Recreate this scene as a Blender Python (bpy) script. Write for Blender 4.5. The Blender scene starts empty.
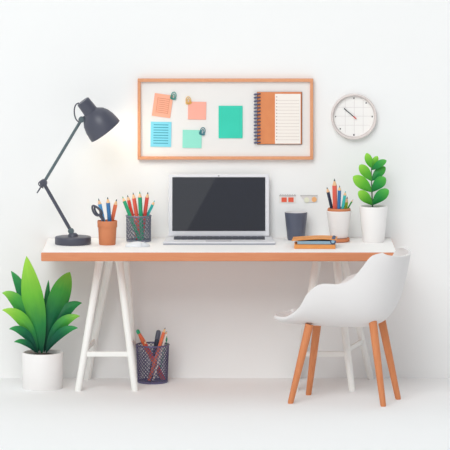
import bpy, bmesh, math, random
from mathutils import Vector, Matrix
random.seed(7)
SC = bpy.context.scene
COL = SC.collection
PI = math.pi

# ------------------------------------------------------------------ camera
F = 3474.0          # focal length in pixels of a 450 px frame
CD = 18.0           # distance of the camera to the front edge of the desk (Y = 0)
CH = 2.865          # camera height
HZ = -156.0         # pixel row of the horizon
WY = 0.64           # wall
TT = 0.751          # desk top height
cam_d = bpy.data.cameras.new('camera'); cam = bpy.data.objects.new('camera', cam_d); COL.objects.link(cam)
cam.location = (0, -CD, CH); cam.rotation_euler = (PI/2, 0, 0)
cam_d.sensor_width = 36; cam_d.lens = F/450*36
cam_d.shift_y = -(225-HZ)/450
cam_d.clip_end = 200
SC.camera = cam

# ------------------------------------------------------------------ world: added studio-style surround, unseen, brighter to the upper left
w = bpy.data.worlds.new('studio'); SC.world = w; w.use_nodes = True
wn = w.node_tree.nodes; wl = w.node_tree.links; wn.clear()
tc = wn.new('ShaderNodeTexCoord'); dp = wn.new('ShaderNodeVectorMath'); dp.operation = 'DOT_PRODUCT'
WN = (-1.0, 0.0266, 0.545)  # bright/dark edge placed so the laptop screen mirrors a diagonal highlight
dp.inputs[1].default_value = WN
rp = wn.new('ShaderNodeMapRange'); rp.inputs['From Min'].default_value = -0.0003; rp.inputs['From Max'].default_value = 0.0003
mx = wn.new('ShaderNodeMix'); mx.data_type = 'RGBA'
mx.inputs['A'].default_value = (0.55, 0.56, 0.59, 1); mx.inputs['B'].default_value = (0.86, 0.88, 0.89, 1)
bg = wn.new('ShaderNodeBackground'); wo = wn.new('ShaderNodeOutputWorld')
wl.new(tc.outputs['Generated'], dp.inputs[0]); wl.new(dp.outputs['Value'], rp.inputs['Value'])
wl.new(rp.outputs['Result'], mx.inputs['Factor']); wl.new(mx.outputs['Result'], bg.inputs['Color'])
wl.new(bg.outputs[0], wo.inputs[0]); bg.inputs['Strength'].default_value = 0.80

# ------------------------------------------------------------------ key light: large softbox, upper left front
kd = bpy.data.lights.new('key_light', 'AREA'); kd.shape = 'RECTANGLE'; kd.size = 8.0; kd.size_y = 9.0
kd.energy = 1330; kd.color = (0.985, 1.0, 1.0)
kl = bpy.data.objects.new('key_light', kd); COL.objects.link(kl)
kl.location = (-3.2, -12.5, 10.3)
kl.rotation_euler = (Vector((0.1, 0.3, 0.8))-kl.location).to_track_quat('-Z', 'Y').to_euler()

SC.view_settings.view_transform = 'Standard'; SC.view_settings.look = 'None'
SC.view_settings.gamma = 1; SC.view_settings.use_curve_mapping = False
SC.view_settings.exposure = -0.09

# ------------------------------------------------------------------ helpers
def P(px, py, Y):
    d = CD+Y
    return Vector(((px-225)/F*d, Y, CH-(py-HZ)/F*d))
def PX(px, Y): return (px-225)/F*(CD+Y)
def PZ(py, Y): return CH-(py-HZ)/F*(CD+Y)
def U(px, Y=0.3): return px/F*(CD+Y)      # length of px pixels

def lin(c):
    r = []
    for v in c:
        v /= 255.0
        r.append(v/12.92 if v <= 0.04045 else ((v+0.055)/1.055)**2.4)
    return (*r, 1)
MATS = {}
def mat(name, c, rough=0.5, var=0.04, scale=30, metal=0.0, spec=0.5, bump=0.0, c2=None, stretch=None, ior=None, sss=0.0, coat=0.0):
    if name in MATS: return MATS[name]
    m = bpy.data.materials.new(name); m.use_nodes = True; n = m.node_tree.nodes; l = m.node_tree.links
    b = n['Principled BSDF']; b.inputs['Roughness'].default_value = rough; b.inputs['Metallic'].default_value = metal
    b.inputs['Specular IOR Level'].default_value = spec
    if ior: b.inputs['IOR'].default_value = ior
    b.inputs['Coat Weight'].default_value = coat
    t = n.new('ShaderNodeTexCoord'); mp = n.new('ShaderNodeMapping'); nz = n.new('ShaderNodeTexNoise')
    nz.inputs['Scale'].default_value = scale; nz.inputs['Detail'].default_value = 3
    if stretch: mp.inputs['Scale'].default_value = stretch
    l.new(t.outputs['Object'], mp.inputs['Vector']); l.new(mp.outputs[0], nz.inputs['Vector'])
    mxx = n.new('ShaderNodeMix'); mxx.data_type = 'RGBA'
    a = lin(c); bb = lin(c2) if c2 else tuple([min(1, v*(1-var)) for v in a[:3]])+(1,)
    mxx.inputs['A'].default_value = a; mxx.inputs['B'].default_value = bb
    l.new(nz.outputs['Fac'], mxx.inputs['Factor']); l.new(mxx.outputs['Result'], b.inputs['Base Color'])
    if bump:
        bp = n.new('ShaderNodeBump'); bp.inputs['Strength'].default_value = bump; bp.inputs['Distance'].default_value = 0.002
        l.new(nz.outputs['Fac'], bp.inputs['Height']); l.new(bp.outputs[0], b.inputs['Normal'])
    MATS[name] = m
    return m
def ramp_mat(name, stops, rough=0.45, rib=True):
    """leaf blade: green runs from dark at the stalk end to light at the tip (UV x), thin pale veins (UV y)"""
    if name in MATS: return MATS[name]
    m = bpy.data.materials.new(name); m.use_nodes = True; n = m.node_tree.nodes; l = m.node_tree.links
    b = n['Principled BSDF']; b.inputs['Roughness'].default_value = rough; b.inputs['Specular IOR Level'].default_value = 0.25
    uv = n.new('ShaderNodeUVMap'); uv.uv_map = 'UVMap'; sp = n.new('ShaderNodeSeparateXYZ'); cr = n.new('ShaderNodeValToRGB')
    l.new(uv.outputs[0], sp.inputs[0])
    nz = n.new('ShaderNodeTexNoise'); nz.inputs['Scale'].default_value = 6
    ad = n.new('ShaderNodeMath'); ad.operation = 'MULTIPLY_ADD'; ad.inputs[1].default_value = 0.12
    l.new(uv.outputs[0], nz.inputs['Vector']); l.new(nz.outputs['Fac'], ad.inputs[0]); l.new(sp.outputs['X'], ad.inputs[2])
    l.new(ad.outputs[0], cr.inputs['Fac'])
    el = cr.color_ramp.elements
    while len(el) < len(stops): el.new(0.5)
    for e, (p, c) in zip(el, stops): e.position = p; e.color = lin(c)
    l.new(cr.outputs['Color'], b.inputs['Base Color'])
    MATS[name] = m
    return m

def nb(): return bmesh.new()
def smooth_faces(fs):
    for f in fs: f.smooth = True
def box(bm, c, s, mi=0, bev=0.0, seg=2, rot=None):
    r = bmesh.ops.create_cube(bm, size=1.0)
    vs = r['verts']
    for v in vs: v.co = Vector((v.co.x*s[0], v.co.y*s[1], v.co.z*s[2]))
    fs = list({f for v in vs for f in v.link_faces})
    if bev:
        es = list({e for v in vs for e in v.link_edges})
        rr = bmesh.ops.bevel(bm, geom=es, offset=bev, segments=seg, affect='EDGES', profile=0.5)
        vs = list({v for f in rr['faces'] for v in f.verts} | {v for v in vs if v.is_valid})
        fs = list({f for v in vs for f in v.link_faces})
    for v in vs:
        co = v.co
        if rot is not None: co = rot @ co
        v.co = co+Vector(c)
    for f in fs: f.material_index = mi
    return vs
def ring(bm, c, u, v, r, n):
    return [bm.verts.new(Vector(c)+u*(r*math.cos(2*PI*i/n))+v*(r*math.sin(2*PI*i/n))) for i in range(n)]
def frame_of(t):
    t = t.normalized(); a = Vector((0, 0, 1)) if abs(t.z) < 0.9 else Vector((0, 1, 0))
    u = t.cross(a).normalized(); v = t.cross(u).normalized()
    return u, v
def tube(bm, pts, r, n=10, mi=0, cap=True, closed=False, flat=1.0):
    pts = [Vector(p) for p in pts]; N = len(pts)
    rs = r if isinstance(r, (list, tuple)) else [r]*N
    rings = []; pu = None
    for i, p in enumerate(pts):
        if closed: t = pts[(i+1) % N]-pts[i-1]
        else: t = pts[min(i+1, N-1)]-pts[max(i-1, 0)]
        t.normalize()
        if pu is None: u, v = frame_of(t)
        else:
            u = (pu-t*pu.dot(t)).normalized(); v = t.cross(u)
        pu = u
        rings.append([bm.verts.new(p+u*(rs[i]*math.cos(2*PI*k/n))+v*(rs[i]*flat*math.sin(2*PI*k/n))) for k in range(n)])
    M = N if closed else N-1
    for i in range(M):
        A = rings[i]; B = rings[(i+1) % N]
        for k in range(n):
            f = bm.faces.new((A[k], A[(k+1) % n], B[(k+1) % n], B[k])); f.material_index = mi; f.smooth = n > 6
    if cap and not closed:
        for rg in (rings[0], rings[-1]):
            f = bm.faces.new(rg); f.material_index = mi
def lathe(bm, prof, n=40, mi=0, axis=None, origin=(0, 0, 0), sharp=()):
    """prof: list of (r, h); axis default +Z"""
    ax = Vector(axis).normalized() if axis is not None else Vector((0, 0, 1))
    if axis is None: u, v = Vector((1, 0, 0)), Vector((0, 1, 0))
    else: u, v = frame_of(ax)
    o = Vector(origin); prev = None
    for r, h in prof:
        c = o+ax*h
        cur = [bm.verts.new(c)] if r < 1e-6 else ring(bm, c, u, v, r, n)
        if prev is not None:
            if len(prev) == 1 and len(cur) == 1: pass
            elif len(prev) == 1:
                for k in range(n):
                    f = bm.faces.new((prev[0], cur[k], cur[(k+1) % n])); f.material_index = mi; f.smooth = True
            elif len(cur) == 1:
                for k in range(n):
                    f = bm.faces.new((prev[k], cur[0], prev[(k+1) % n])); f.material_index = mi; f.smooth = True
            else:
                for k in range(n):
                    f = bm.faces.new((prev[k], cur[k], cur[(k+1) % n], prev[(k+1) % n])); f.material_index = mi; f.smooth = True
        prev = cur
def poly(bm, pts2, y0, y1, mi=0):
    """prism: outline in (x, z), extruded along y"""
    a = [bm.verts.new((x, y0, z)) for x, z in pts2]; b = [bm.verts.new((x, y1, z)) for x, z in pts2]
    n = len(a); fs = [bm.faces.new(a), bm.faces.new(list(reversed(b)))]
    for i in range(n): fs.append(bm.faces.new((a[i], b[i], b[(i+1) % n], a[(i+1) % n])))
    for f in fs: f.material_index = mi
def obj(name, bm, m, parent=None, loc=(0, 0, 0), edge=True, rot=None):
    bmesh.ops.recalc_face_normals(bm, faces=bm.faces[:])
    me = bpy.data.meshes.new(name); 
    if edge:
        for e in bm.edges:
            if len(e.link_faces) == 2 and e.calc_face_angle(0) > math.radians(38): e.smooth = False
    bm.to_mesh(me); bm.free()
    for x in (m if isinstance(m, (list, tuple)) else [m]): me.materials.append(x)
    o = bpy.data.objects.new(name, me); COL.objects.link(o); o.location = loc
    if rot: o.rotation_euler = rot
    if parent is not None: o.parent = parent
    return o
def tag(o, label=None, cat=None, group=None, kind=None):
    if label: o['label'] = label
    if cat: o['category'] = cat
    if group: o['group'] = group
    if kind: o['kind'] = kind
    return o
def thing(name, label, cat, loc=(0, 0, 0), group=None, rot=None):
    o = bpy.data.objects.new(name, None); COL.objects.link(o); o.location = loc; o.empty_display_size = 0.05
    if rot: o.rotation_euler = rot
    return tag(o, label, cat, group)

# ------------------------------------------------------------------ materials
M_wall = mat('wall_paint', (244, 244, 243), 0.9, 0.01, 8, bump=0.02, spec=0.2)
M_floor = mat('floor_paint', (244, 245, 245), 0.75, 0.015, 4, spec=0.2)
M_lam = mat('white_laminate', (250, 248, 246), 0.5, 0.01, 12, spec=0.3)
M_wood = mat('desk_wood', (222, 152, 112), 0.55, 0.1, 22, c2=(208, 128, 88), stretch=(0.5, 6, 8), spec=0.3)
M_white = mat('white_painted_metal', (247, 246, 242), 0.45, 0.01, 20, spec=0.4)
M_plastic = mat('chair_plastic', (228, 225, 224), 0.5, 0.01, 10, spec=0.35)
M_leg = mat('chair_wood', (220, 146, 100), 0.5, 0.1, 18, c2=(202, 120, 74), stretch=(5, 5, 0.6), spec=0.3)
M_lamp = mat('lamp_charcoal', (72, 74, 88), 0.42, 0.06, 20, spec=0.6)
M_lampin = mat('lamp_shade_inner', (250, 246, 235), 0.6, 0.01, 10)
M_steel = mat('lamp_steel', (98, 112, 116), 0.35, 0.05, 20, metal=0.4)
M_terra = mat('terracotta', (214, 140, 100), 0.65, 0.08, 18, c2=(200, 120, 80), spec=0.3)
M_alu = mat('aluminium', (228, 228, 232), 0.35, 0.02, 60, metal=0.0, spec=0.5)
M_alud = mat('aluminium_side', (168, 170, 180), 0.35, 0.03, 60, metal=0.5)
M_screen = mat('screen_glass', (24, 28, 40), 0.0, 0.05, 3, ior=1.85)
M_key = mat('keycaps', (52, 56, 70), 0.5, 0.1, 40)
M_pad = mat('trackpad', (198, 196, 200), 0.35, 0.02, 40)
M_mug = mat('mug_slate', (86, 92, 110), 0.4, 0.05, 15, spec=0.6)
M_mugin = mat('mug_inner', (228, 226, 226), 0.5, 0.02, 15)
M_ceram = mat('white_ceramic', (243, 240, 238), 0.4, 0.015, 12, spec=0.4)
M_soil = mat('soil', (70, 58, 50), 0.95, 0.4, 60, bump=0.6)
M_mesh = mat('dark_wire', (120, 126, 142), 0.4, 0.1, 30, metal=0.2)
M_meshf = mat('purple_wire', (100, 96, 130), 0.4, 0.1, 30, metal=0.2)
M_cork = mat('board_frame_wood', (230, 168, 128), 0.55, 0.08, 20, c2=(216, 146, 106), stretch=(3, 3, 3), spec=0.3)
M_board = mat('board_white', (236, 233, 230), 0.8, 0.012, 25)
M_paper = mat('paper_white', (246, 238, 230), 0.85, 0.015, 40)
M_ink = mat('dark_ink', (60, 60, 66), 0.7, 0.02, 30)
M_blue = mat('pencil_blue', (84, 160, 214), 0.4, 0.05, 30)
M_deep = mat('pencil_deep_blue', (48, 116, 174), 0.4, 0.05, 30)
M_orange = mat('pencil_orange', (230, 112, 70), 0.4, 0.05, 30)
M_red = mat('pencil_red', (222, 78, 66), 0.4, 0.05, 30)
M_coral = mat('pencil_coral', (232, 100, 82), 0.4, 0.05, 30)
M_green = mat('pencil_green', (26, 160, 112), 0.4, 0.05, 30)
M_teal = mat('pencil_teal', (52, 190, 186), 0.4, 0.05, 30)
M_navy = mat('pencil_navy', (44, 54, 76), 0.4, 0.05, 30)
M_lime = mat('pencil_lime', (166, 196, 50), 0.4, 0.05, 30)
M_grass = mat('pencil_leaf_green', (70, 150, 70), 0.4, 0.05, 30)
M_tip = mat('pencil_bare_wood', (240, 196, 150), 0.7, 0.05, 60)
M_tan = mat('tan_cover', (232, 160, 88), 0.6, 0.05, 25, c2=(220, 140, 72))

# ------------------------------------------------------------------ setting
bm = nb(); box(bm, (0, WY+0.05, 3.0), (26, 0.1, 6.4)); tag(obj('wall_back', bm, M_wall), kind='structure')
bm = nb(); box(bm, (0, -4.0, -0.05), (26, 9.28+0.0, 0.1)); fl = tag(obj('floor', bm, M_floor), kind='structure')

# ------------------------------------------------------------------ desk
XL, XR = PX(41, 0), PX(397.5, 0)
dk = thing('desk', 'long wooden desk with white top and two white trestle frames', 'desk', ((XL+XR)/2, 0.3, 0))
D0 = dk.location
TH = U(8.6, 0)
bm = nb(); box(bm, (0, 0.32-0.3, TT-0.004-TH/2), (XR-XL, 0.636, TH), bev=0.006, seg=3); obj('tabletop', bm, M_wood, dk)
bm = nb(); box(bm, (0, 0.32-0.3, TT-0.002), (XR-XL-0.008, 0.628, 0.004), bev=0.0012, seg=1); tag(obj('laminate_surface', bm, M_lam, dk), 'white laminate top surface')
def W(px, py, Y): return P(px, py, Y)-D0
def onfloor(px, Y): return Vector((PX(px, Y), Y, 0))-D0
ZT = TT-0.004-TH-0.001
def leg(px0, Y0, px1, Y1, r=U(3.7)):
    a = Vector((PX(px0, Y0), Y0, 0))-D0; b = Vector((PX(px1, Y1), Y1, ZT-0.014))-D0
    bm = nb(); tube(bm, [a, a.lerp(b, 0.02), b], [r*0.86, r*0.9, r*1.03], 20)
    # flat foot
    for v in bm.verts:
        if v.co.z < 0.004: v.co.z = 0.0
    obj('leg', bm, M_white, dk); return a, b
def trestle(x0, backleft, backright):
    FY, BY = 0.20, 0.585; TFY, TBY = 0.27, 0.47
    legs = [leg(x0+78, FY, x0+100, TFY), leg(x0+135, FY, x0+119, TFY),
            leg(x0+backleft[0], BY, x0+backleft[1], TBY), leg(x0+backright, BY, x0+125, TBY)]
    # head beam and hinge brackets under the top
    a = Vector((PX(x0+109, TFY), TFY-0.01, ZT-0.016))-D0
    bm = nb(); box(bm, (a.x, (TFY+TBY)/2-0.3, ZT-0.0155), (U(9), TBY-TFY+0.05, 0.031), bev=0.003); obj('head_beam', bm, M_white, dk)
    for k, (a, b) in enumerate(legs):
        bm = nb(); box(bm, (b.x, b.y, ZT-0.017), (U(7.8), 0.045, 0.034), bev=0.003); obj('bracket', bm, M_white, dk)
    def at(lg, z):
        a, b = lg; return a.lerp(b, z/b.z)
    zc = 0.19
    for i, j in ((0, 1),):
        p, q = at(legs[i], zc), at(legs[j], zc)
        bm = nb(); dv = q-p; L = dv.length; mid = (p+q)/2
        box(bm, mid, (L, 0.018, U(5)), bev=0.003, rot=Matrix.Rotation(math.atan2(dv.y, dv.x), 3, 'Z')); obj('crossbar', bm, M_white, dk)
    for i, j in ((0, 2), (1, 3)):
        p, q = at(legs[i], zc+0.02), at(legs[j], zc+0.02)
        dv = q-p; ang = math.atan2(dv.y, dv.x); mid = (p+q)/2
        bm = nb(); box(bm, mid, (dv.length, 0.014, U(5)), bev=0.003, rot=Matrix.Rotation(ang, 3, 'Z')); obj('side_rail', bm, M_white, dk)
trestle(0, (87, 111), 136)
trestle(217, (79.5, 102), 154)

# ------------------------------------------------------------------ chair
def cr(pts, t):
    n = len(pts)-1; x = t*n; i = min(int(x), n-1); f = x-i
    p0 = pts[max(i-1, 0)]; p1 = pts[i]; p2 = pts[i+1]; p3 = pts[min(i+2, n)]
    return tuple(0.5*((2*b)+(-a+c)*f+(2*a-5*b+4*c-d)*f*f+(-a+3*b-3*c+d)*f**3) for a, b, c, d in zip(p0, p1, p2, p3))
CY = -0.13; CA = math.radians(24)
ch = thing('armchair', 'white moulded shell armchair on four orange wooden legs', 'chair', (PX(345, CY), CY, 0), rot=(0, 0, PI-CA))
SUP = .012
S = [(.370, .418), (.350, .399), (.285, .384), (.185, .379), (.08, .377), (-.02, .378), (-.12, .386), (-.205, .415), (-.265, .49), (-.305, .61), (-.335, .752)]
R = [(.335, .11, .420), (.305, .16, .424), (.240, .19, .432), (.165, .21, .485), (.115, .22, .560), (.045, .225, .612), (-.055, .225, .618), (-.125, .215, .648), (-.175, .20, .705), (-.218, .185, .762), (-.265, .15, .776)]
bm = nb(); NT, NS = 60, 36; grid = []
for i in range(NT+1):
    t = i/NT; sx, sz = cr(S, t); rx, ry, rz = cr(R, t); sz += SUP; rz += SUP; row = []
    for j in range(NS+1):
        s = -1+2*j/NS; a = abs(s)
        th = a*PI/2
        yy = ry*math.sin(th)**1.0*(1 if s >= 0 else -1)
        k = 1-math.cos(th)**0.95 if a < 1 else 1.0
        kz = k
        # the top edge rolls: low in the middle, up to both ears
        row.append(bm.verts.new((sx+(rx-sx)*k, yy, sz+(rz-sz)*kz)))
    grid.append(row)
for i in range(NT):
    for j in range(NS):
        f = bm.faces.new((grid[i][j], grid[i][j+1], grid[i+1][j+1], grid[i+1][j])); f.smooth = True
sh = obj('seat_shell', bm, M_plastic, ch, edge=False)
md = sh.modifiers.new('thick', 'SOLIDIFY'); md.thickness = 0.014; md.offset = 0
md = sh.modifiers.new('rim', 'BEVEL'); md.width = 0.004; md.segments = 3; md.limit_method = 'ANGLE'; md.angle_limit = math.radians(50)
for sx in (1, -1):
    for sy in (1, -1):
        top = Vector((0.165*sx+0.0, 0.10*sy, 0.402 if sx > 0 else 0.438)); ft = Vector((0.24*sx+0.015*sy, (0.12 if sx < 0 else 0.145)*sy, 0))
        lr = Matrix.Rotation(math.radians(10), 3, 'Z'); ft = lr @ ft; top = lr @ top
        bm = nb(); tube(bm, [ft, ft.lerp(top, 0.02), ft.lerp(top, 0.6), top], [0.0135, 0.015, 0.0195, 0.0215], 20)
        for v in bm.verts:
            if v.co.z < 0.004: v.co.z = 0
        obj('leg', bm, M_leg, ch)

# ------------------------------------------------------------------ pencils
def pencil(tip, bot, r, m, label, group, name='pencil', point=True, cat='pencil'):
    tip = Vector(tip); bot = Vector(bot); ax = tip-bot; L = ax.length
    q = ax.to_track_quat('Z', 'X').to_euler()
    t = thing(name, label, cat, bot, group, rot=q)
    tl = r*2.9
    bm = nb(); tube(bm, [(0, 0, 0), (0, 0, L-tl)], r, 6); 
    obj('barrel', bm, m, t)
    bm = nb(); lathe(bm, [(r*0.97, L-tl), (r*0.38, L-tl*0.36)], 12); bm.faces.new([v for v in bm.verts][:12]); bm.faces.new([v for v in bm.verts][12:24])
    obj('wood_tip', bm, M_tip, t)
    bm = nb(); lathe(bm, [(0, L-tl*0.36), (r*0.40, L-tl*0.36), (0.0006, L)], 12); obj('lead', bm, M_navy if m not in (M_green, M_teal) else m, t)
    return t
def seg_dist(p1, q1, p2, q2):
    d1 = q1-p1; d2 = q2-p2; rr_ = p1-p2; a = d1.dot(d1); e = d2.dot(d2); f = d2.dot(rr_); c = d1.dot(rr_); b = d1.dot(d2); den = a*e-b*b
    s_ = min(1, max(0, (b*f-c*e)/den)) if den > 1e-12 else 0
    t_ = (b*s_+f)/e
    if t_ < 0: t_ = 0; s_ = min(1, max(0, -c/a))
    elif t_ > 1: t_ = 1; s_ = min(1, max(0, (b-c)/a))
    return ((p1+d1*s_)-(p2+d2*t_)).length
def settle(cx_, cy_, zf_, zr, rf_, rr_in, items, seed=1, iters=5000):
    """stand pencils in a cup: each has its tip pixel, the pixel column where it leaves the rim, and a radius.
    finds lines that stay inside the cup (inner radius rf_ at the floor, rr_in at the rim) and clear of each other"""
    rnd = random.Random(seed); n = len(items)
    def build(v, it):
        xc, yb, yc = v; tx, ty, cxp, r = it
        zt = PZ(ty, cy_); k = (zt-zf_)/(zr-zf_); yt = yb+(yc-yb)*k; zt = PZ(ty, yt)
        T = Vector((PX(tx, yt), yt, zt)); k2 = (zr-zf_)/(zt-zf_)
        xb = T.x+(xc-T.x)/(1-k2)
        return T, Vector((xb, yb, zf_))
    def own(v, it, L):
        T, B = L; xc, yb, yc = v; r = it[3]
        c = 0.02*abs(xc-PX(it[2], cy_))/U(1)*.05
        for (x, y, lim) in ((B.x, B.y, rf_-r), (xc, yc, rr_in-r)):
            c += 8*max(0, math.hypot(x-cx_, y-cy_)-lim)
        return c+.5*max(0, T.y+r-(WY-.01))
    def pair(A, B_, ra, rb_): return 6*max(0, ra+rb_+.0008-seg_dist(A[1], A[0], B_[1], B_[0]))
    def total(V_, Ls, i=None):
        c = sum(own(v, it, L) for v, it, L in zip(V_, items, Ls))
        for i in range(n):
            for j in range(i+1, n): c += pair(Ls[i], Ls[j], items[i][3], items[j][3])
        return c
    best = None
    for rs in range(6):
        V_ = [[PX(it[2], cy_), cy_+rnd.uniform(-.6, .6)*rf_, cy_+rnd.uniform(-.6, .6)*rf_] for it in items]
        Ls = [build(v, it) for v, it in zip(V_, items)]; c = total(V_, Ls)
        for k in range(iters//6):
            i = rnd.randrange(n); o = V_[i][:]; oL = Ls[i]; sg = .012*(1-k/(iters/6))+.0012
            V_[i] = [o[0]+rnd.gauss(0, sg*.5), o[1]+rnd.gauss(0, sg), o[2]+rnd.gauss(0, sg)]
            Ls[i] = build(V_[i], items[i]); c2 = total(V_, Ls)
            if c2 < c: c = c2
            else: V_[i] = o; Ls[i] = oL
        if best is None or c < best[0]: best = (c, list(Ls))
    print('settle', round(best[0], 4))
    return best[1]

# ------------------------------------------------------------------ lamp
LY = 0.36
LBX = PX(73, LY)
lamp = thing('desk_lamp', 'dark grey articulated desk lamp, lit, at left end of desk', 'lamp', (LBX, LY, TT))
L0 = lamp.location
def LP(px, py, dy=0): return P(px, py, LY+dy)-L0
r0 = U(18.2)
bm = nb(); lathe(bm, [(0, 0), (r0*0.98, 0), (r0, 0.003), (r0, 0.034), (r0*0.985, 0.038), (r0*0.95, 0.040), (0, 0.041)], 56); obj('base', bm, M_lamp, lamp)
bm = nb(); lathe(bm, [(0.0, 0.041), (0.028, 0.041), (0.026, 0.05), (0.018, 0.058), (0, 0.06)], 30); obj('pivot', bm, M_lamp, lamp)
j0 = LP(71, 231); j0.z = max(j0.z, 0.055)
j1 = LP(43.5, 183); j2 = LP(81.5, 119.5)
bm = nb(); tube(bm, [j0, j1], 0.0095, 16); obj('lower_arm', bm, M_lamp, lamp)
bm = nb(); tube(bm, [j1, j2], 0.0082, 16); obj('upper_arm', bm, M_steel, lamp)
bm = nb(); lathe(bm, [(0, -0.019), (0.018, -0.019), (0.020, -0.016), (0.020, 0.016), (0.018, 0.019), (0, 0.019)], 28, axis=(0, 1, 0), origin=j1); obj('elbow_joint', bm, M_lamp, lamp)
bm = nb(); tube(bm, [j1+Vector((0, -0.021, 0)), LP(37, 193, -0.02)], [0.0045, 0.0035], 10); obj('tightening_lever', bm, M_lamp, lamp)
bm = nb(); lathe(bm, [(0, -0.016), (0.014, -0.016), (0.016, -0.013), (0.016, 0.013), (0.014, 0.016), (0, 0.016)], 28, axis=(0, 1, 0), origin=j2); obj('head_joint', bm, M_steel, lamp)
bm = nb(); lathe(bm, [(0, -0.014), (0.015, -0.014), (0.017, 0), (0.015, 0.014), (0, 0.014)], 24, axis=(0, 1, 0), origin=j0); obj('base_joint', bm, M_steel, lamp)
# shade
ax = Vector((0.6, 0.10, -0.80)).normalized()
apx = LP(105.5, 131)
u = U(1)
o_s = apx-ax*(38*u)
out = [(0, 0), (6.2, 0), (6.9, 0.8), (7.4, 13.5), (8.6, 14.6), (12.2, 17.5), (15.0, 22), (16.8, 28), (17.5, 34), (17.8, 38)]
inn = [(17.2, 38), (16.9, 34), (16.2, 28), (14.4, 22.4), (11.6, 18.2), (7.0, 15.4), (0, 15.2)]
bm = nb(); lathe(bm, [(r*u, h*u) for r, h in out], 56, 0, axis=ax, origin=o_s)
lathe(bm, [(17.8*u, 38*u)]+[(r*u, h*u) for r, h in inn], 56, 1, axis=ax, origin=o_s)
bmesh.ops.remove_doubles(bm, verts=bm.verts[:], dist=0.0002)
obj('lamp_shade', bm, [M_lamp, M_lampin], lamp)
bm = nb(); tube(bm, [j2, o_s+ax*(15*u)], [0.010, 0.008], 12); obj('shade_bracket', bm, M_lamp, lamp)
# cord loop from the neck to the joint
pts = [LP(79, 103), LP(76, 104.5), LP(74.4, 109), LP(74.6, 115), LP(76.5, 120), LP(79.5, 122.2)]
fine = [Vector(cr([tuple(p) for p in pts], i/20)) for i in range(21)]
bm = nb(); tube(bm, fine, 0.0036, 8); obj('cord', bm, M_lamp, lamp)
fine = [j1+Vector((-0.026*math.sin(a), -0.006, 0.02-0.03*a/2)) for a in [i*PI/10 for i in range(11)]]
bm = nb(); tube(bm, fine, 0.003, 8); obj('cord', bm, M_lamp, lamp)
# bulb
me = bpy.data.materials.new('bulb_glass'); me.use_nodes = True; b = me.node_tree.nodes['Principled BSDF']
b.inputs['Base Color'].default_value = (1, 0.95, 0.85, 1); b.inputs['Emission Color'].default_value = (1, 0.9, 0.7, 1); b.inputs['Emission Strength'].default_value = 4
bc = o_s+ax*(25*u)
bm = nb(); lathe(bm, [(0, -0.05), (0.012, -0.05), (0.013, -0.025), (0.026, 0.0), (0.028, 0.014), (0.022, 0.03), (0, 0.038)], 28, axis=ax, origin=bc); obj('bulb', bm, me, lamp)
ld = bpy.data.lights.new('bulb_light', 'POINT'); ld.energy = 0.9; ld.color = (1, 0.88, 0.68); ld.shadow_soft_size = 0.03
lo = bpy.data.objects.new('bulb_light', ld); COL.objects.link(lo); lo.parent = lamp; lo.location = bc+ax*0.066

# ------------------------------------------------------------------ terracotta cup with scissors and pencils
TY = 0.335
cx = PX(107.3, TY); cb = U(8.3, TY); ct = U(9.4, TY); chh = PZ(220.5, TY)-TT
t = thing('pencil_pot', 'terracotta cup holding scissors and three pencils beside the lamp', 'pot', (cx, TY, TT))
bm = nb(); lathe(bm, [(0, 0), (cb*.96, 0), (cb, .003), (ct*.985, chh*.75), (ct*.985-.004, chh*.75), (cb-.006, .008), (0, .008)], 44); obj('body', bm, M_terra, t)
bm = nb(); lathe(bm, [(ct*.94, chh*.72), (ct*1.02, chh*.72), (ct*1.05, chh*.745), (ct*1.06, chh*.985), (ct*1.04, chh), (ct*.98, chh), (ct*.955, chh*.985), (ct*.94, chh*.72)], 44); obj('rim', bm, M_terra, t)
zf = TT+.009
G1 = 'pencils in the terracotta cup'
its = [(98.5, 198.5, 105.3, U(2.0), M_blue, 'light blue pencil leaning left in the terracotta cup'),
       (107.6, 197, 110.6, U(2.0), M_deep, 'dark blue pencil in the middle of the terracotta cup'),
       (116.7, 199, 113.8, U(2.0), M_orange, 'orange pencil leaning right in the terracotta cup')]
for (T, B), it in zip(settle(cx, TY+.012, zf+.004, TT+chh, cb-.012, ct*.92-.009, [i[:4] for i in its]), its):
    pencil(T, B, it[3], it[4], it[5], G1)
sc = thing('scissors', 'grey scissors standing handles up in the terracotta cup', 'scissors', (PX(105.0, .315), .315, zf+.01))
s0 = sc.location
def loop(cpx, cpy, a, b_, rot, Y, name, r=.0055):
    c = P(cpx, cpy, Y)-s0; pts = []
    for i in range(28):
        th = 2*PI*i/28; x = a*math.cos(th); z = b_*math.sin(th)*(1+.25*math.cos(th))
        pts.append(c+Vector((x*math.cos(rot)-z*math.sin(rot), 0, x*math.sin(rot)+z*math.cos(rot))))
    bm = nb(); tube(bm, pts, r, 10, closed=True)
    a1 = c+Vector((-a*math.cos(rot)*-1, 0, a*math.sin(rot))); 
    e = P(103.6, 220.5, Y)-s0
    tube(bm, [a1, e], [.0065, .006], 10)
    tag(obj(name, bm, M_lamp, sc)); return e
ea = loop(96.0, 210.5, .030, .016, math.radians(-55), .297, 'handle')
eb = loop(98.0, 211.0, .027, .013, math.radians(-52), .307, 'handle')
for e, dx in ((ea, .000), (eb, -.003)):
    bm = nb(); tube(bm, [e+Vector((-.001, 0, .003)), Vector((dx, e.y+.012, .002))], [.005, .0025], 8, flat=.35); obj('blade', bm, M_steel, sc)

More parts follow.
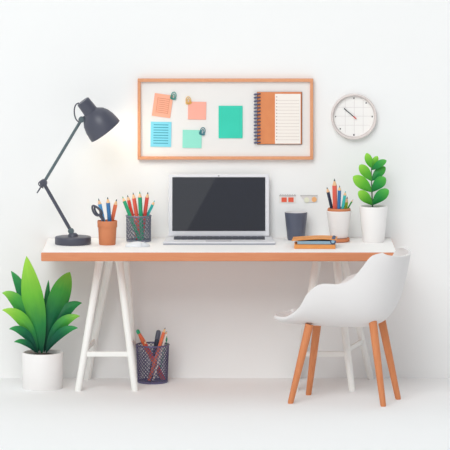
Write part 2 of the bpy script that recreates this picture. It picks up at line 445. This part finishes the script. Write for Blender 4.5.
# ------------------------------------------------------------------ wire mesh cups
def mesh_cup(label, px, Y, ytop, ybot_z, rb, rt, n, m, wr, name, cat):
    x = PX(px, Y); h = PZ(ytop, Y)-ybot_z
    t = thing(name, label, cat, (x, Y, ybot_z))
    bm = nb()
    K = 18; turns = h/(2*PI*rt)*1.0
    for sgn in (1, -1):
        for k in range(n):
            pts = []
            for i in range(K+1):
                f = i/K; a = 2*PI*k/n+sgn*2*PI*turns*f; r = rb+(rt-rb)*f+(.0006*sgn)
                pts.append((r*math.cos(a), r*math.sin(a), .006+(h-.008)*f))
            tube(bm, pts, wr, 4, cap=False)
    obj('mesh_wall', bm, m, t, edge=False)
    bm = nb(); tube(bm, [((rt+.001)*math.cos(a), (rt+.001)*math.sin(a), h-.004) for a in [2*PI*i/48 for i in range(48)]], .0042, 8, closed=True); obj('rim', bm, m, t)
    bm = nb(); lathe(bm, [(0, 0), (rb+.001, 0), (rb+.003, .003), (rb+.003, .010), (rb-.001, .011), (rb-.002, .004), (0, .004)], 44); obj('base', bm, m, t)
    return x, h
MY = 0.49
mx_, mh = mesh_cup('dark wire mesh cup on the desk holding six coloured pencils', 138.6, MY, 215, TT, U(12.0), U(12.2), 18, M_mesh, .0021, 'mesh_pencil_cup', 'pencil cup')
G2 = 'pencils in the mesh cup on the desk'
its = [(122.4, 196.5, 128.8, U(1.9), M_green, 'green pencil leaning furthest left in the desk mesh cup'),
       (127.4, 195, 132.4, U(1.9), M_red, 'red pencil second from left in the desk mesh cup'),
       (133.0, 192.4, 136.8, U(2.1), M_coral, 'coral pencil third from left in the desk mesh cup'),
       (139.6, 191.5, 141.0, U(2.0), M_green, 'upright green pencil in the middle of the desk mesh cup'),
       (147.9, 192, 144.8, U(1.9), M_red, 'red pencil leaning right in the desk mesh cup'),
       (154.8, 200.5, 148.2, U(1.6), M_teal, 'short turquoise pencil leaning far right in the desk mesh cup')]
for (T, B), it in zip(settle(mx_, MY, TT+.009, TT+mh, U(12)-.004, U(12.2)-.007, [i[:4] for i in its], iters=9000), its):
    pencil(T, B, it[3], it[4], it[5], G2)

# floor bin
BY_ = 0.495
bx_, bh = mesh_cup('purple grey wire mesh bin of pens on the floor under the desk', 152.6, BY_, 344, 0, U(14.8), U(16.4), 26, M_meshf, .0018, 'mesh_bin', 'bin')
G3 = 'pens and pencils in the floor bin'
its = [(137.2, 330, 145.0, .0135), (158.8, 330, 156.4, .0135), (165.3, 327.5, 160.0, U(1.7)), (144.0, 340.5, 147.6, U(1.2)), (167.0, 331, 163.2, U(1.0))]
S5 = settle(bx_, BY_, .016, bh, U(14.8)-.006, U(16.4)-.009, its, iters=9000)
T, B = S5[0]
mk = thing('marker', 'orange marker with teal cap end leaning left in the floor bin', 'marker', B, G3, rot=(T-B).to_track_quat('Z', 'X').to_euler()); L = (T-B).length
bm = nb(); lathe(bm, [(0, 0), (.011, 0), (.0125, .01), (.0125, L-.07), (.008, L-.022), (0, L-.022)], 20); obj('barrel', bm, M_orange, mk)
bm = nb(); lathe(bm, [(0, L-.021), (.0095, L-.021), (.0095, L-.004), (.006, L), (0, L)], 20); obj('cap', bm, M_green, mk)
T, B = S5[1]
mk = thing('pen', 'dark slate pen with rounded end in the floor bin', 'pen', B, G3, rot=(T-B).to_track_quat('Z', 'X').to_euler()); L = (T-B).length
bm = nb(); lathe(bm, [(0, 0), (.010, 0), (.012, .01), (.0125, L-.05)], 20); obj('barrel', bm, M_navy, mk)
bm = nb(); lathe(bm, [(0, L-.049), (.0135, L-.049), (.013, L-.01), (.009, L-.002), (0, L)], 20); obj('cap', bm, M_mug, mk)
for k, m, lb in ((2, M_orange, 'orange pencil leaning right in the floor bin'), (3, M_red, 'thin red pencil leaning left in the floor bin'), (4, M_paper, 'thin white pencil at the right of the floor bin')):
    pencil(S5[k][0], S5[k][1], its[k][3], m, lb, G3)
# teal set square, hollow triangle
tr = [P(165.6, 331.5, .53), P(167.6, 339, .53), P(163.6, 350, .53)]
c0 = Vector((bx_+.034, .53, .03))
ss = thing('set_square', 'small teal hollow plastic set square sticking out of the floor bin', 'set square', c0)
bm = nb(); tri = [p-c0 for p in tr]; tri[2] = Vector((0, 0, .0)); tri = tri
g = sum(tri, Vector())/3; outp = [(p.x, p.z) for p in tri]; inp = [((p.x-g.x)*.62+g.x, (p.z-g.z)*.62+g.z) for p in tri]
for i in range(3):
    j = (i+1) % 3; poly(bm, [outp[i], outp[j], inp[j], inp[i]], -.002, .002)
obj('frame', bm, M_green, ss)

# ------------------------------------------------------------------ laptop
LF, LB = .315, .585
lx = PX(219.3, .45)
lt = thing('laptop', 'open silver laptop with dark blank screen in middle of desk', 'laptop', (lx, (LF+LB)/2, TT))
hf, hb = U(56.6, LF), U(52.5, LB); dY = (LB-LF)/2
def slab(bm, z0, z1, sc_=1.0, mi=0, ch_=0.0):
    o = [(-hf*sc_, -dY*sc_), (hf*sc_, -dY*sc_), (hb*sc_, dY*sc_), (-hb*sc_, dY*sc_)]
    a = [bm.verts.new((x, y, z0)) for x, y in o]; b_ = [bm.verts.new((x, y, z1)) for x, y in o]
    fs = [bm.faces.new(a), bm.faces.new(b_)]+[bm.faces.new((a[i], a[(i+1) % 4], b_[(i+1) % 4], b_[i])) for i in range(4)]
    for f in fs: f.material_index = mi
bm = nb(); slab(bm, .006, .015); bmesh.ops.bevel(bm, geom=bm.edges[:], offset=.003, segments=2, affect='EDGES'); obj('deck', bm, M_alu, lt)
bm = nb(); slab(bm, .001, .007, .99); tag(obj('bottom_case', bm, M_alud, lt), 'darker grey underside case')
# keys
bm = nb()
rows = 5; y0, y1 = dY-.150, dY-.018
kb = obj('keyboard', (lambda b_: (box(b_, (0, (y0+y1)/2, .0155), (U(92), y1-y0+.008, .0012)), b_)[1])(nb()), mat('key_bed', (70, 74, 86), .6), lt)
kbm = nb(); nk = 14; kw = U(90)/nk; kd_ = (y1-y0)/rows
for r in range(rows):
    if r == rows-1 or r > 0:
        for k in range(nk):
            box(kbm, (-U(45)+kw*(k+.5), y1-kd_*(r+.5), .0172), (kw*.84, kd_*.8, .0028))
    else:
        for k in range(nk): box(kbm, (-U(45)+kw*(k+.5), y1-kd_*.5, .0172), (kw*.84, kd_*.6, .0028))
tag(obj('keys', kbm, M_key, kb))
bm = nb(); box(bm, (-.004, -dY+.050, .0156), (U(26), .070, .0014), bev=.0004, seg=1); tag(obj('trackpad', bm, M_pad, lt), 'flat grey trackpad')
# lid
TLT = math.radians(4.0)
lh = U(61.5, LB); lw = U(101, LB)
lid = obj('lid', (lambda b_: (box(b_, (0, 0, lh/2), (lw, .010, lh), bev=.0045, seg=3), b_)[1])(nb()), M_alu, lt, loc=(-.003, dY-.012, .018), rot=(-TLT, 0, 0))
bm = nb(); box(bm, (0, -.0056, lh/2+.006), (U(93, LB), .0016, U(53.5, LB))); tag(obj('screen', bm, M_screen, lid), 'glossy dark blank screen')
bm = nb(); lathe(bm, [(0, 0), (.003, 0), (.003, .001), (0, .0012)], 12, axis=(0, -1, 0), origin=(0, -.005, lh-.009)); obj('webcam', bm, M_ink, lid)
bm = nb(); tube(bm, [(-lw*.42, dY-.012, .0155), (lw*.42, dY-.012, .0155)], .0055, 14); tag(obj('hinge', bm, M_alud, lt))

# ------------------------------------------------------------------ mouse
mY = .245
ms = thing('computer_mouse', 'flat white computer mouse lying on desk in front of mesh cup', 'mouse', (PX(137.5, mY), mY, TT), rot=(0, 0, math.radians(8)))
def mouse_part(x0, x1, sc_=1.0, zo=0):
    bm = nb(); NX, NY = 26, 14; g = []
    for i in range(NX+1):
        x = x0+(x1-x0)*i/NX; f = (x+.066)/.132
        hw = .034*math.sqrt(max(0, 1-abs(2*f-1)**2.6))+.0008; hz = .026*(max(0, math.sin(PI*min(1, max(0, f*.93+.05)))))**.6
        row = []
        for j in range(NY+1):
            th = PI*j/NY; row.append(bm.verts.new((x, -hw*math.cos(th)*sc_, .001+hz*math.sin(th)**.8*sc_+zo)))
        g.append(row)
    for i in range(NX):
        for j in range(NY):
            f = bm.faces.new((g[i][j], g[i+1][j], g[i+1][j+1], g[i][j+1])); f.smooth = True
    for row in (g[0], g[-1]): bm.faces.new(row)
    for i in range(NX): bm.faces.new((g[i][0], g[i][-1], g[i+1][-1], g[i+1][0]))
    return bm
M_mouse = mat('mouse_plastic', (224, 226, 230), .35, .01, 20)
obj('shell', mouse_part(-.066, .018), M_mouse, ms)
obj('button', mouse_part(.0195, .066), M_mouse, ms)
bm = nb(); lathe(bm, [(0, -.003), (.006, -.003), (.006, .003), (0, .003)], 18, axis=(0, 1, 0), origin=(.036, 0, .0215)); tag(obj('scroll_wheel', bm, M_alud, ms), 'grey scroll wheel')

# ------------------------------------------------------------------ slate mug
gY = .55
mg = thing('tumbler', 'dark slate blue grey tumbler beside the laptop', 'cup', (PX(296, gY), gY, TT))
rb, rt, h = U(8.6), U(11.6), PZ(212, gY)-TT
bm = nb(); lathe(bm, [(0, 0), (rb*.95, 0), (rb, .003), (rt, h-.003), (rt-.002, h)], 48, 0)
obj('outer_wall', bm, M_mug, mg)
bm = nb(); lathe(bm, [(rt-.0015, h), (rt-.006, h), (rb-.006, .01), (0, .01)], 48, 0); tag(obj('inner_wall', bm, M_mugin, mg), 'pale inner lining and rim')

# ------------------------------------------------------------------ white pot with pencils, terracotta ring and saucer
pY = .47
PXc = PX(339, pY)
sa = tag(obj('saucer', (lambda b_: (lathe(b_, [(0, 0), (U(10.5), 0), (U(12), .004), (U(12.3), .018), (U(11.6), .021), (U(10.2), .019), (0, .018)], 48), b_)[1])(nb()), M_terra, loc=(PX(337.5, pY), pY, TT)), 'round terracotta saucer under the white pencil pot', 'saucer')
zb = TT+.0215
pp = thing('pencil_pot', 'white tapered ceramic pot of pencils with terracotta inner ring', 'pot', (PXc, pY, zb))
rb, rt, h = U(8.8), U(12.8), PZ(210.5, pY)-zb
bm = nb(); lathe(bm, [(0, 0), (rb*.95, 0), (rb, .004), (rt*.985, h-.006), (rt, h-.003), (rt-.003, h), (rt-.006, h-.003), (rb-.004, .01), (0, .01)], 48); obj('body', bm, M_ceram, pp)
bm = nb(); r2 = rt-.0088; lathe(bm, [(r2-.005, h-.018), (r2, h-.018), (r2+.001, h-.004), (r2+.003, h+.004), (r2+.001, h+.012), (r2-.003, h+.014), (r2-.0045, h+.013), (r2-.005, h-.018)], 48); tag(obj('inner_ring', bm, M_terra, pp), 'terracotta ring inside the rim')
G4 = 'pencils in the white pot'
its = [(326.9, 187, 331.8, U(1.8), M_navy, 'navy pencil leaning left in the white pot'),
       (334.4, 178.5, 335.2, U(2.4), M_coral, 'tall thick red pencil in the white pot'),
       (339.6, 185.5, 338.6, U(1.7), M_deep, 'blue pencil upright in the white pot'),
       (345.6, 191, 341.8, U(1.5), M_teal, 'slim teal pencil leaning right in the white pot'),
       (347.3, 196.5, 344.2, U(2.0), M_lime, 'short lime green pencil in the white pot'),
       (353.0, 199.5, 346.3, U(.8), M_grass, 'thin leaf green pencil leaning furthest right in the white pot')]
for (T, B), it in zip(settle(PXc, pY, zb+.015, zb+h+.012, rb-.0065, r2-.0065, [i[:4] for i in its], iters=60000), its):
    pencil(T, B, it[3], it[4], it[5], G4)

# ------------------------------------------------------------------ notebooks in front of the pots
nY = .25
M_bpage = mat('blue_pages', (150, 190, 214), .7, .1, 80, stretch=(1, 1, 20))
M_nav = mat('navy_cover', (66, 84, 120), .6)
t1x0, t1x1 = PX(294.5, .21), PX(335.5, .21); Lb = t1x1-t1x0
t1 = thing('notebook', 'tan notebook lying flat, lower of the two on the desk', 'notebook', ((t1x0+t1x1)/2, .215, TT+.0005), rot=(0, 0, math.radians(-2)))
bm = nb(); hb2 = .020; bd_ = .16
box(bm, (0, 0, .00125), (Lb, bd_, .0025), bev=.001, seg=1); box(bm, (0, 0, hb2-.00125), (Lb, bd_, .0025), bev=.001, seg=1)
box(bm, (0, -bd_/2+.0015, hb2/2), (Lb, .003, hb2), bev=.0012, seg=2)
obj('cover', bm, M_tan, t1)
bm = nb(); box(bm, (0, .002, hb2/2), (Lb-.008, bd_-.008, hb2-.0054)); obj('pages', bm, M_paper, t1)
z2 = TT+.0209
# upper notebook: blue page block, navy roll at the fore edge, orange cover sagging over it
Y2 = .235; Lx = U(42); xc = PX(315.5, Y2)
t2 = thing('notebook', 'orange covered notebook with blue pages, on top of the tan one', 'notebook', (xc, Y2, z2), rot=(0, 0, math.radians(-4)))
bm = nb(); box(bm, (.004, 0, .0085), (Lx-.03, .145, .0165), bev=.001, seg=1); obj('pages', bm, M_bpage, t2)
bm = nb(); tube(bm, [(Lx/2-.016, -.074, .0155), (Lx/2-.016, .074, .0155)], .0152, 20); tube(bm, [(Lx/2-.016, -.0755, .0155), (Lx/2-.016, -.074, .0155)], .009, 16, mi=1); obj('rolled_edge', bm, [M_nav, M_bpage], t2)
bm = nb(); prof = []
NPt = 24
for i in range(NPt+1):
    f = i/NPt; x = -Lx/2-.010+(Lx+.012)*f
    z = .0175+.013*math.sin(PI*min(1, f*.93))**.8*(.3+.7*f)
    prof.append((x, z))
bot_ = prof; top_ = [(x, z+.004) for x, z in prof]
poly(bm, bot_+list(reversed(top_)), -.078, .078)
obj('cover', bm, M_tan, t2)

# ------------------------------------------------------------------ leaves
def leaf(bm, base, ctrl, tip, width, hint, uvl, peak=.45, fold=.16, th=.0022, n=22, sharp=1.0):
    base, ctrl, tip = Vector(base), Vector(ctrl), Vector(tip); hint = Vector(hint).normalized()
    NC = 8; top = []; 
    for i in range(n+1):
        t = i/n; p = base*(1-t)**2+ctrl*2*t*(1-t)+tip*t*t
        d = ((ctrl-base)*(1-t)+(tip-ctrl)*t).normalized(); side = d.cross(hint).normalized(); nor = side.cross(d).normalized()
        q = t**(math.log(.5)/math.log(peak)); wd = width/2*math.sin(PI*min(1, q))**sharp if 0 < t < 1 else 0
        wd = max(wd, width*.03 if t < .5 else .0004)
        row = []
        for j in range(NC+1):
            s = -1+2*j/NC
            row.append((p+side*(wd*s)+nor*(-(abs(s)**1.3)*wd*fold*2+wd*fold), nor, t, s))
        top.append(row)
    def lay(off):
        return [[bm.verts.new(c+nr*off) for c, nr, t, s in row] for row in top]
    A = lay(th/2); B = lay(-th/2); NCC = NC
    def face(vs, tt):
        f = bm.faces.new(vs); f.smooth = True
        for lp, (a, b_) in zip(f.loops, tt): lp[uvl].uv = (a, b_)
    for i in range(n):
        for j in range(NC):
            q = [(i, j), (i, j+1), (i+1, j+1), (i+1, j)]; tt = [(top[a][b_][2], (top[a][b_][3]+1)/2) for a, b_ in q]
            face([A[a][b_] for a, b_ in q], tt); face([B[a][b_] for a, b_ in reversed(q)], list(reversed(tt)))
        for j in (0, NC):
            face([A[i][j], A[i+1][j], B[i+1][j], B[i][j]], [(i/n, 0)]*4)
    for i in (0, n):
        for j in range(NC): face([A[i][j], A[i][j+1], B[i][j+1], B[i][j]], [(i/n, 0)]*4)
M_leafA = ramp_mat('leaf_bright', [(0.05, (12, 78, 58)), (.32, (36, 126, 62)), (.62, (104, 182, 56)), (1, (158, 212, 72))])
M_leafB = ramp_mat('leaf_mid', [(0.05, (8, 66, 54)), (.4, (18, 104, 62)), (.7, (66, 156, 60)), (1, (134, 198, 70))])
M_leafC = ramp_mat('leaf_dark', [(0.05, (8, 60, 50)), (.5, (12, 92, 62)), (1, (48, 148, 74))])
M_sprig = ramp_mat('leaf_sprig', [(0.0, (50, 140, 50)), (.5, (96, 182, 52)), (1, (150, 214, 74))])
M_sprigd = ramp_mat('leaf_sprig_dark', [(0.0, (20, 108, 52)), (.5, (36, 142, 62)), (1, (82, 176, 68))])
M_stem = mat('stem_green', (60, 96, 60), .6, .2, 30)

fY = .30; fx = PX(42.6, fY)
fp = thing('potted_plant', 'broad leaved green plant in white cylinder pot on the floor', 'plant', (fx, fY, 0))
rr = U(20.6, fY); hh = PZ(352.0, fY)
bm = nb(); lathe(bm, [(0, 0), (rr*.95, 0), (rr*.975, .004), (rr, hh-.004), (rr-.003, hh), (rr-.010, hh), (rr-.013, hh-.004), (rr-.014, .012), (0, .012)], 60); obj('pot', bm, M_ceram, fp)
bm = nb(); lathe(bm, [(0, .02), (rr-.016, .02), (rr-.016, hh-.022), (rr*.5, hh-.012), (0, hh-.010)], 40); obj('soil', bm, M_soil, fp)
F0 = fp.location
def V(px, py, Y): return P(px, py, Y)-F0
for (tip, ctl, bas, wd, Yt, m, pk, hx) in (
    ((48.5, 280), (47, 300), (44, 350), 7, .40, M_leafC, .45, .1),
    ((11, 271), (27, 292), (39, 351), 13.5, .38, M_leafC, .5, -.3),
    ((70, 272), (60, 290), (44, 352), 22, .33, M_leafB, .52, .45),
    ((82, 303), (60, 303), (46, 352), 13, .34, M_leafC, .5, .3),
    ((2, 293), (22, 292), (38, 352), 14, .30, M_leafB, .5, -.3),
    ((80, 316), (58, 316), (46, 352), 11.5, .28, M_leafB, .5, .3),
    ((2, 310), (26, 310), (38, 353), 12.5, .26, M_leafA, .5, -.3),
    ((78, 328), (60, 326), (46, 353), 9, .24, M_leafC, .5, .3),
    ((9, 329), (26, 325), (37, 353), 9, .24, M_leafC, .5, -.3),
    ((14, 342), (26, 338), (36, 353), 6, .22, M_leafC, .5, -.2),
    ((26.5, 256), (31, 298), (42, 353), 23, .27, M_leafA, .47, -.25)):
    Yb = fY+(Yt-fY)*.35
    bm = nb(); uvl = bm.loops.layers.uv.new('UVMap')
    leaf(bm, V(bas[0], bas[1], Yb), V(ctl[0], ctl[1], (Yt*.6+Yb*.4)), V(tip[0], tip[1], Yt), U(wd), (hx, -1, .25), uvl, peak=pk, sharp=.85)
    obj('leaf', bm, m, fp)

sY = .455; sx_ = PX(373.5, sY)
sp_ = thing('potted_plant', 'small round leaved plant in white tapered pot on desk corner', 'plant', (sx_, sY, TT))
rb, rt, h = U(10.8), U(14.6), PZ(206.0, sY)-TT
bm = nb(); lathe(bm, [(0, 0), (rb*.95, 0), (rb, .004), (rt, h-.004), (rt-.002, h), (rt-.009, h), (rt-.012, h-.006), (rb-.010, .012), (0, .012)], 52); obj('pot', bm, M_ceram, sp_)
bm = nb(); lathe(bm, [(0, h-.04), (rt-.020, h-.04), (rt-.0145, h-.014), (rt*.5, h-.008), (0, h-.007)], 40); obj('soil', bm, M_soil, sp_)
F0 = sp_.location
stp = [V(372.5, 207.5, sY), V(372, 195, sY), V(371.5, 180, sY), V(371.3, 166, sY)]
bm = nb(); tube(bm, stp, [.0042, .0038, .003, .002], 10); obj('stem', bm, M_stem, sp_)
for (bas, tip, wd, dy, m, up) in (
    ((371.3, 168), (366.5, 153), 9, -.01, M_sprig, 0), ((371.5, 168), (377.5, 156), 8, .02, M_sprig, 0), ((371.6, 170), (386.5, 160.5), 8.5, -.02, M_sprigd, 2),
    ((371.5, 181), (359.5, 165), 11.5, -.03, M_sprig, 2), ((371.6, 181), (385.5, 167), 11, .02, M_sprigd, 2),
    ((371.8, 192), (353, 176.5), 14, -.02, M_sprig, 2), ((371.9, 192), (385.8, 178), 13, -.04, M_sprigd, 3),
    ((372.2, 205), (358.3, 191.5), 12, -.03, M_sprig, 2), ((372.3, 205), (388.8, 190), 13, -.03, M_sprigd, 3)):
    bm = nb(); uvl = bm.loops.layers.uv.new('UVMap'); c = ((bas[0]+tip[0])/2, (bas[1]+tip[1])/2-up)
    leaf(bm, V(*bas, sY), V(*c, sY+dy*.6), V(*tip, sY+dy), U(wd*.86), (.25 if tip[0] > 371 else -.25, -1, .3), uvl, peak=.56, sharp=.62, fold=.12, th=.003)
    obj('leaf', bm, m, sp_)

# ------------------------------------------------------------------ board and what is pinned to it
bw0, bw1, bh0, bh1 = 137.6, 313.2, 78.3, 159.2
bd = thing('pin_board', 'wide white wall board in a thin orange wooden frame', 'board', ((PX(bw0, WY)+PX(bw1, WY))/2, WY-.003, (PZ(bh0, WY)+PZ(bh1, WY))/2))
BWd = U(bw1-bw0, WY-.03); BHt = U(bh1-bh0, WY-.03); fw = U(3.1, WY)
bm = nb(); box(bm, (0, -.008, 0), (BWd-fw, .014, BHt-fw)); obj('panel', bm, M_board, bd)
for nm, c, s in (('frame_rail', (0, -.016, BHt/2-fw/2), (BWd, .032, fw)), ('frame_rail', (0, -.016, -BHt/2+fw/2), (BWd, .032, fw)),
                 ('frame_stile', (-BWd/2+fw/2, -.016, 0), (fw, .0315, BHt-2*fw-.0004)), ('frame_stile', (BWd/2-fw/2, -.016, 0), (fw, .0315, BHt-2*fw-.0004))):
    bm = nb(); box(bm, c, s, bev=.002); obj(nm, bm, M_cork, bd)
FYb = WY-.003-.0152   # front of the panel
def note(px0, px1, py0, py1, ang, mc, label, lines=None, line_m=None, frame=False, name='sticky_note', cat='sticky note'):
    Y = FYb-.0025; cx_ = (PX(px0, Y)+PX(px1, Y))/2; cz = (PZ(py0, Y)+PZ(py1, Y))/2; w_ = U(px1-px0, Y); h_ = U(py1-py0, Y)
    bm = nb(); box(bm, (0, 0, 0), (w_, .004, h_), bev=.0006, seg=1)
    if lines:
        x0, x1, ys = lines
        for yy in ys: box(bm, ((x0+x1)/2*w_, -.0021, (0.5-yy)*h_), ((x1-x0)*w_, .0006, U(.75)), 1)
    if frame:
        for c, s in ((( -.30*w_, -.0021, 0), (U(.7), .0006, .68*h_)), ((.33*w_, -.0021, 0), (U(.7), .0006, .68*h_))): box(bm, c, s, 1)
    o = obj(name, bm, [mc]+([line_m] if line_m else []), loc=(cx_, Y, cz), rot=(0, math.radians(ang), 0))
    return tag(o, label, cat, 'notes on the wall board')
M_n1 = mat('note_peach', (250, 178, 150), .85, .03, 20); M_n1l = mat('note_peach_line', (226, 148, 118), .85)
M_n2 = mat('note_blue', (134, 218, 236), .85, .03, 20); M_n2l = mat('note_blue_line', (48, 148, 172), .85)
M_n3 = mat('note_pink', (250, 176, 158), .85, .03, 20); M_n4 = mat('note_mint', (150, 228, 208), .85, .03, 20)
M_n5 = mat('sheet_teal', (44, 196, 166), .7, .1, 6, c2=(58, 212, 186))
note(153.2, 171.8, 94.2, 117.0, 8, M_n1, 'tilted peach sticky note with ruled lines at top left of board', (-.26, .30, [.19+.088*i for i in range(8)]), M_n1l, True)
note(150.6, 171.2, 121.8, 146.8, 1, M_n2, 'light blue sticky note with dark lines at bottom left of board', (-.36, .36, [.12+.105*i for i in range(8)]), M_n2l)
note(188.0, 206.2, 101.8, 119.6, 1, M_n3, 'plain pink sticky note below a yellow clip on board')
note(182.6, 201.6, 130.0, 148.0, 1, M_n4, 'plain mint green sticky note at bottom of board')
note(218.6, 242.6, 105.8, 138.2, 0, M_n5, 'larger saturated teal paper sheet in middle of board', name='paper_sheet', cat='paper')
def clip(px, py, m, ang, label):
    Y = FYb-.009; o0 = P(px, py, Y); bm = nb()
    def lp(a, b_, dx, dz, y):
        pts = [(a*math.cos(t_)+dx, y, b_*math.sin(t_)+dz) for t_ in [2*PI*i/24 for i in range(24)]]
        tube(bm, pts, .0021, 8, closed=True)
    lp(.013, .020, 0, 0, 0); lp(.0070, .0120, 0, -.003, -.004)
    tube(bm, [(-.013, 0, -.004), (-.016, .001, -.014), (-.012, .001, -.019), (.012, .001, -.019), (.016, .001, -.012)], .0018, 8)
    tag(obj('paper_clip', bm, m, loc=o0, rot=(0, math.radians(ang), 0)), label, 'clip', 'clips on the wall board')
M_ct = mat('clip_teal', (30, 150, 138), .4); M_cy = mat('clip_yellow', (232, 184, 88), .4); M_cd = mat('clip_dark_teal', (30, 124, 140), .4)
clip(173.6, 95.8, M_ct, 10, 'green teal clip at the corner of the tilted peach note')
clip(188.4, 100.4, M_cy, -8, 'yellow clip above the plain pink note')
clip(202.6, 131.2, M_cd, 12, 'dark teal clip on corner of the mint note')
# spiral notebook hanging on the board
Yn = FYb-.010
nbk = thing('spiral_notebook', 'spiral notebook with orange cover and lined white page, on board', 'notebook', P(278.5, 118.4, Yn))
N0 = nbk.location
def nx(px): return PX(px, Yn)-N0.x
def nz_(py): return PZ(py, Yn)-N0.z
M_ncov = mat('notebook_orange', (226, 146, 92), .6, .05, 20, c2=(214, 124, 76)); M_back = mat('notebook_back', (120, 84, 70), .7)
bm = nb(); box(bm, ((nx(257)+nx(302.2))/2, .0065, (nz_(92)+nz_(144.6))/2), (nx(302.2)-nx(257), .004, nz_(92)-nz_(144.6)), bev=.001); tag(obj('back_cover', bm, M_back, nbk), 'dark brown back cover')
bm = nb(); box(bm, ((nx(257.5)+nx(301.5))/2, .0005, (nz_(92)+nz_(144))/2), (nx(301.5)-nx(257.5), .007, nz_(92)-nz_(144)), bev=.001); obj('front_cover', bm, M_ncov, nbk)
bm = nb(); x0, x1, z0, z1 = nx(275), nx(300.6), nz_(143.6), nz_(93.8)
box(bm, ((x0+x1)/2, -.0045, (z0+z1)/2), (x1-x0, .0026, z1-z0))
for i in range(13): box(bm, ((x0+x1)/2+.004, -.0060, z1-(z1-z0)*(.13+.066*i)), (x1-x0-.022, .0004, .0018), 1)
for i in range(14): box(bm, (x0+.009, -.0060, z1-(z1-z0)*(.06+.066*i)), (.006, .0004, .005), 2)
obj('page', bm, [M_paper, mat('page_line', (212, 198, 190), .85), mat('page_hole', (178, 150, 140), .85)], nbk)
M_ring = mat('ring_navy', (74, 80, 118), .35, .05, 20, metal=.3)
for i in range(15):
    z = nz_(94+48.5*i/14); xc_ = nx(257.2); bm = nb()
    tube(bm, [(xc_+.016*math.cos(a), -.0025-.0088*math.sin(a), z+.0015*math.cos(a)) for a in [2*PI*k/20 for k in range(20)]], .0034, 8, closed=True)
    obj('ring', bm, M_ring, nbk)

# ------------------------------------------------------------------ clock
cY = WY-.002
ck = thing('wall_clock', 'round white wall clock with pale rim and one dark hand', 'clock', P(354.0, 116.8, WY-.03)*1.0)
ck.location.y = cY
cr_ = U(22.9, WY-.03)
M_rim = mat('clock_rim', (224, 214, 210), .45, .02, 15); M_face = mat('clock_face', (246, 243, 240), .7, .01, 20)
bm = nb(); lathe(bm, [(0, 0), (cr_*.97, 0), (cr_, .006), (cr_, .030), (cr_*.975, .036), (cr_*.94, .036), (cr_*.90, .030), (cr_*.885, .012), (cr_*.885, .008), (0, .008)], 72, axis=(0, -1, 0)); obj('case', bm, M_rim, ck)
bm = nb(); lathe(bm, [(0, .0085), (cr_*.88, .0085), (cr_*.88, .0115), (0, .0115)], 72, axis=(0, -1, 0), mi=0)
for g in (-.42, 0.02, .45):
    hw = cr_*.86*math.sqrt(1-g*g)*.92
    box(bm, (0, -.0117, g*cr_*.9), (2*hw, .0006, .0022), 1); box(bm, (g*cr_*.9, -.0117, 0), (.0022, .0006, 2*hw), 1)
for a_, s_ in ((90, .006), (48, .006), (0, .006), (270, .007), (180, .005), (222, .006)):
    a = math.radians(a_); box(bm, (cr_*.80*math.cos(a), -.0119, cr_*.80*math.sin(a)), (s_, .0008, s_*1.3), 2)
obj('face', bm, [M_face, mat('clock_grid', (226, 220, 218), .7), M_ink], ck)
bm = nb(); e = Vector((-U(10), 0, U(8.3))); c2_ = Vector((U(1.2), 0, -U(1.2)))
d = (e-c2_).normalized(); sd = Vector((-d.z, 0, d.x))
tube(bm, [c2_+Vector((0, -.0145, 0)), e+Vector((0, -.0145, 0))], [.0038, .0052], 8, flat=.5); obj('hour_hand', bm, M_ink, ck)
bm = nb(); tube(bm, [c2_-d*.008+Vector((0, -.0165, 0)), c2_+d*.012+Vector((0, -.0165, 0))], .0045, 10, flat=.6); tag(obj('hand_hub', bm, M_red, ck), 'red hub at the end of the hand')

# ------------------------------------------------------------------ two small decorations on the wall
Yw = WY-.003
M_gry = mat('tag_grey', (196, 192, 192), .7); M_sq = mat('tag_red', (236, 98, 70), .7); M_pale = mat('tag_pale', (240, 236, 232), .8)
o0 = P(287.6, 198.8, Yw); bm = nb()
box(bm, (0, 0, 0), (U(17), .003, U(8.4)), 0, bev=.0006, seg=1)
box(bm, (0, -.002, U(3.3)), (U(17), .003, U(1.3)), 1)
for i in range(7): box(bm, (U(-7.2+2.4*i), -.003, U(3.6)), (U(.9), .004, U(2.0)), 1)
for dx in (-3.6, 3.4): box(bm, (U(dx), -.002, U(-.9)), (U(5.4), .003, U(4.6)), 2)
tag(obj('wall_tag', bm, [M_pale, M_gry, M_sq], loc=o0), 'small wall tag with two red squares above the slate tumbler', 'wall tag')
o0 = P(308.8, 198.8, Yw); bm = nb()
poly(bm, [(-U(8.8), U(3.6)), (U(8.6), U(3.6)), (U(8.6), -U(3.2)), (U(.4), -U(3.4)), (-U(4.4), -U(2.0))], -.0015, .0015, 0)
box(bm, (0, -.002, U(3.3)), (U(17.4), .003, U(1.0)), 1)
lathe(bm, [(U(2.7), .001), (U(2.7), .0035), (0, .0035)], 24, 2, axis=(0, -1, 0), origin=(U(-2.2), 0, U(-1.2)))
lathe(bm, [(U(2.6), .001), (U(2.6), .0035), (0, .0035)], 24, 3, axis=(0, -1, 0), origin=(U(5.4), 0, U(-.6)))
tag(obj('wall_tag', bm, [mat('tag_light_grey', (226, 222, 220), .8), M_gry, mat('tag_cream', (236, 236, 214), .8), mat('tag_amber', (244, 184, 128), .8)], loc=o0), 'small wall tag with a cream dot and an amber dot', 'wall tag')
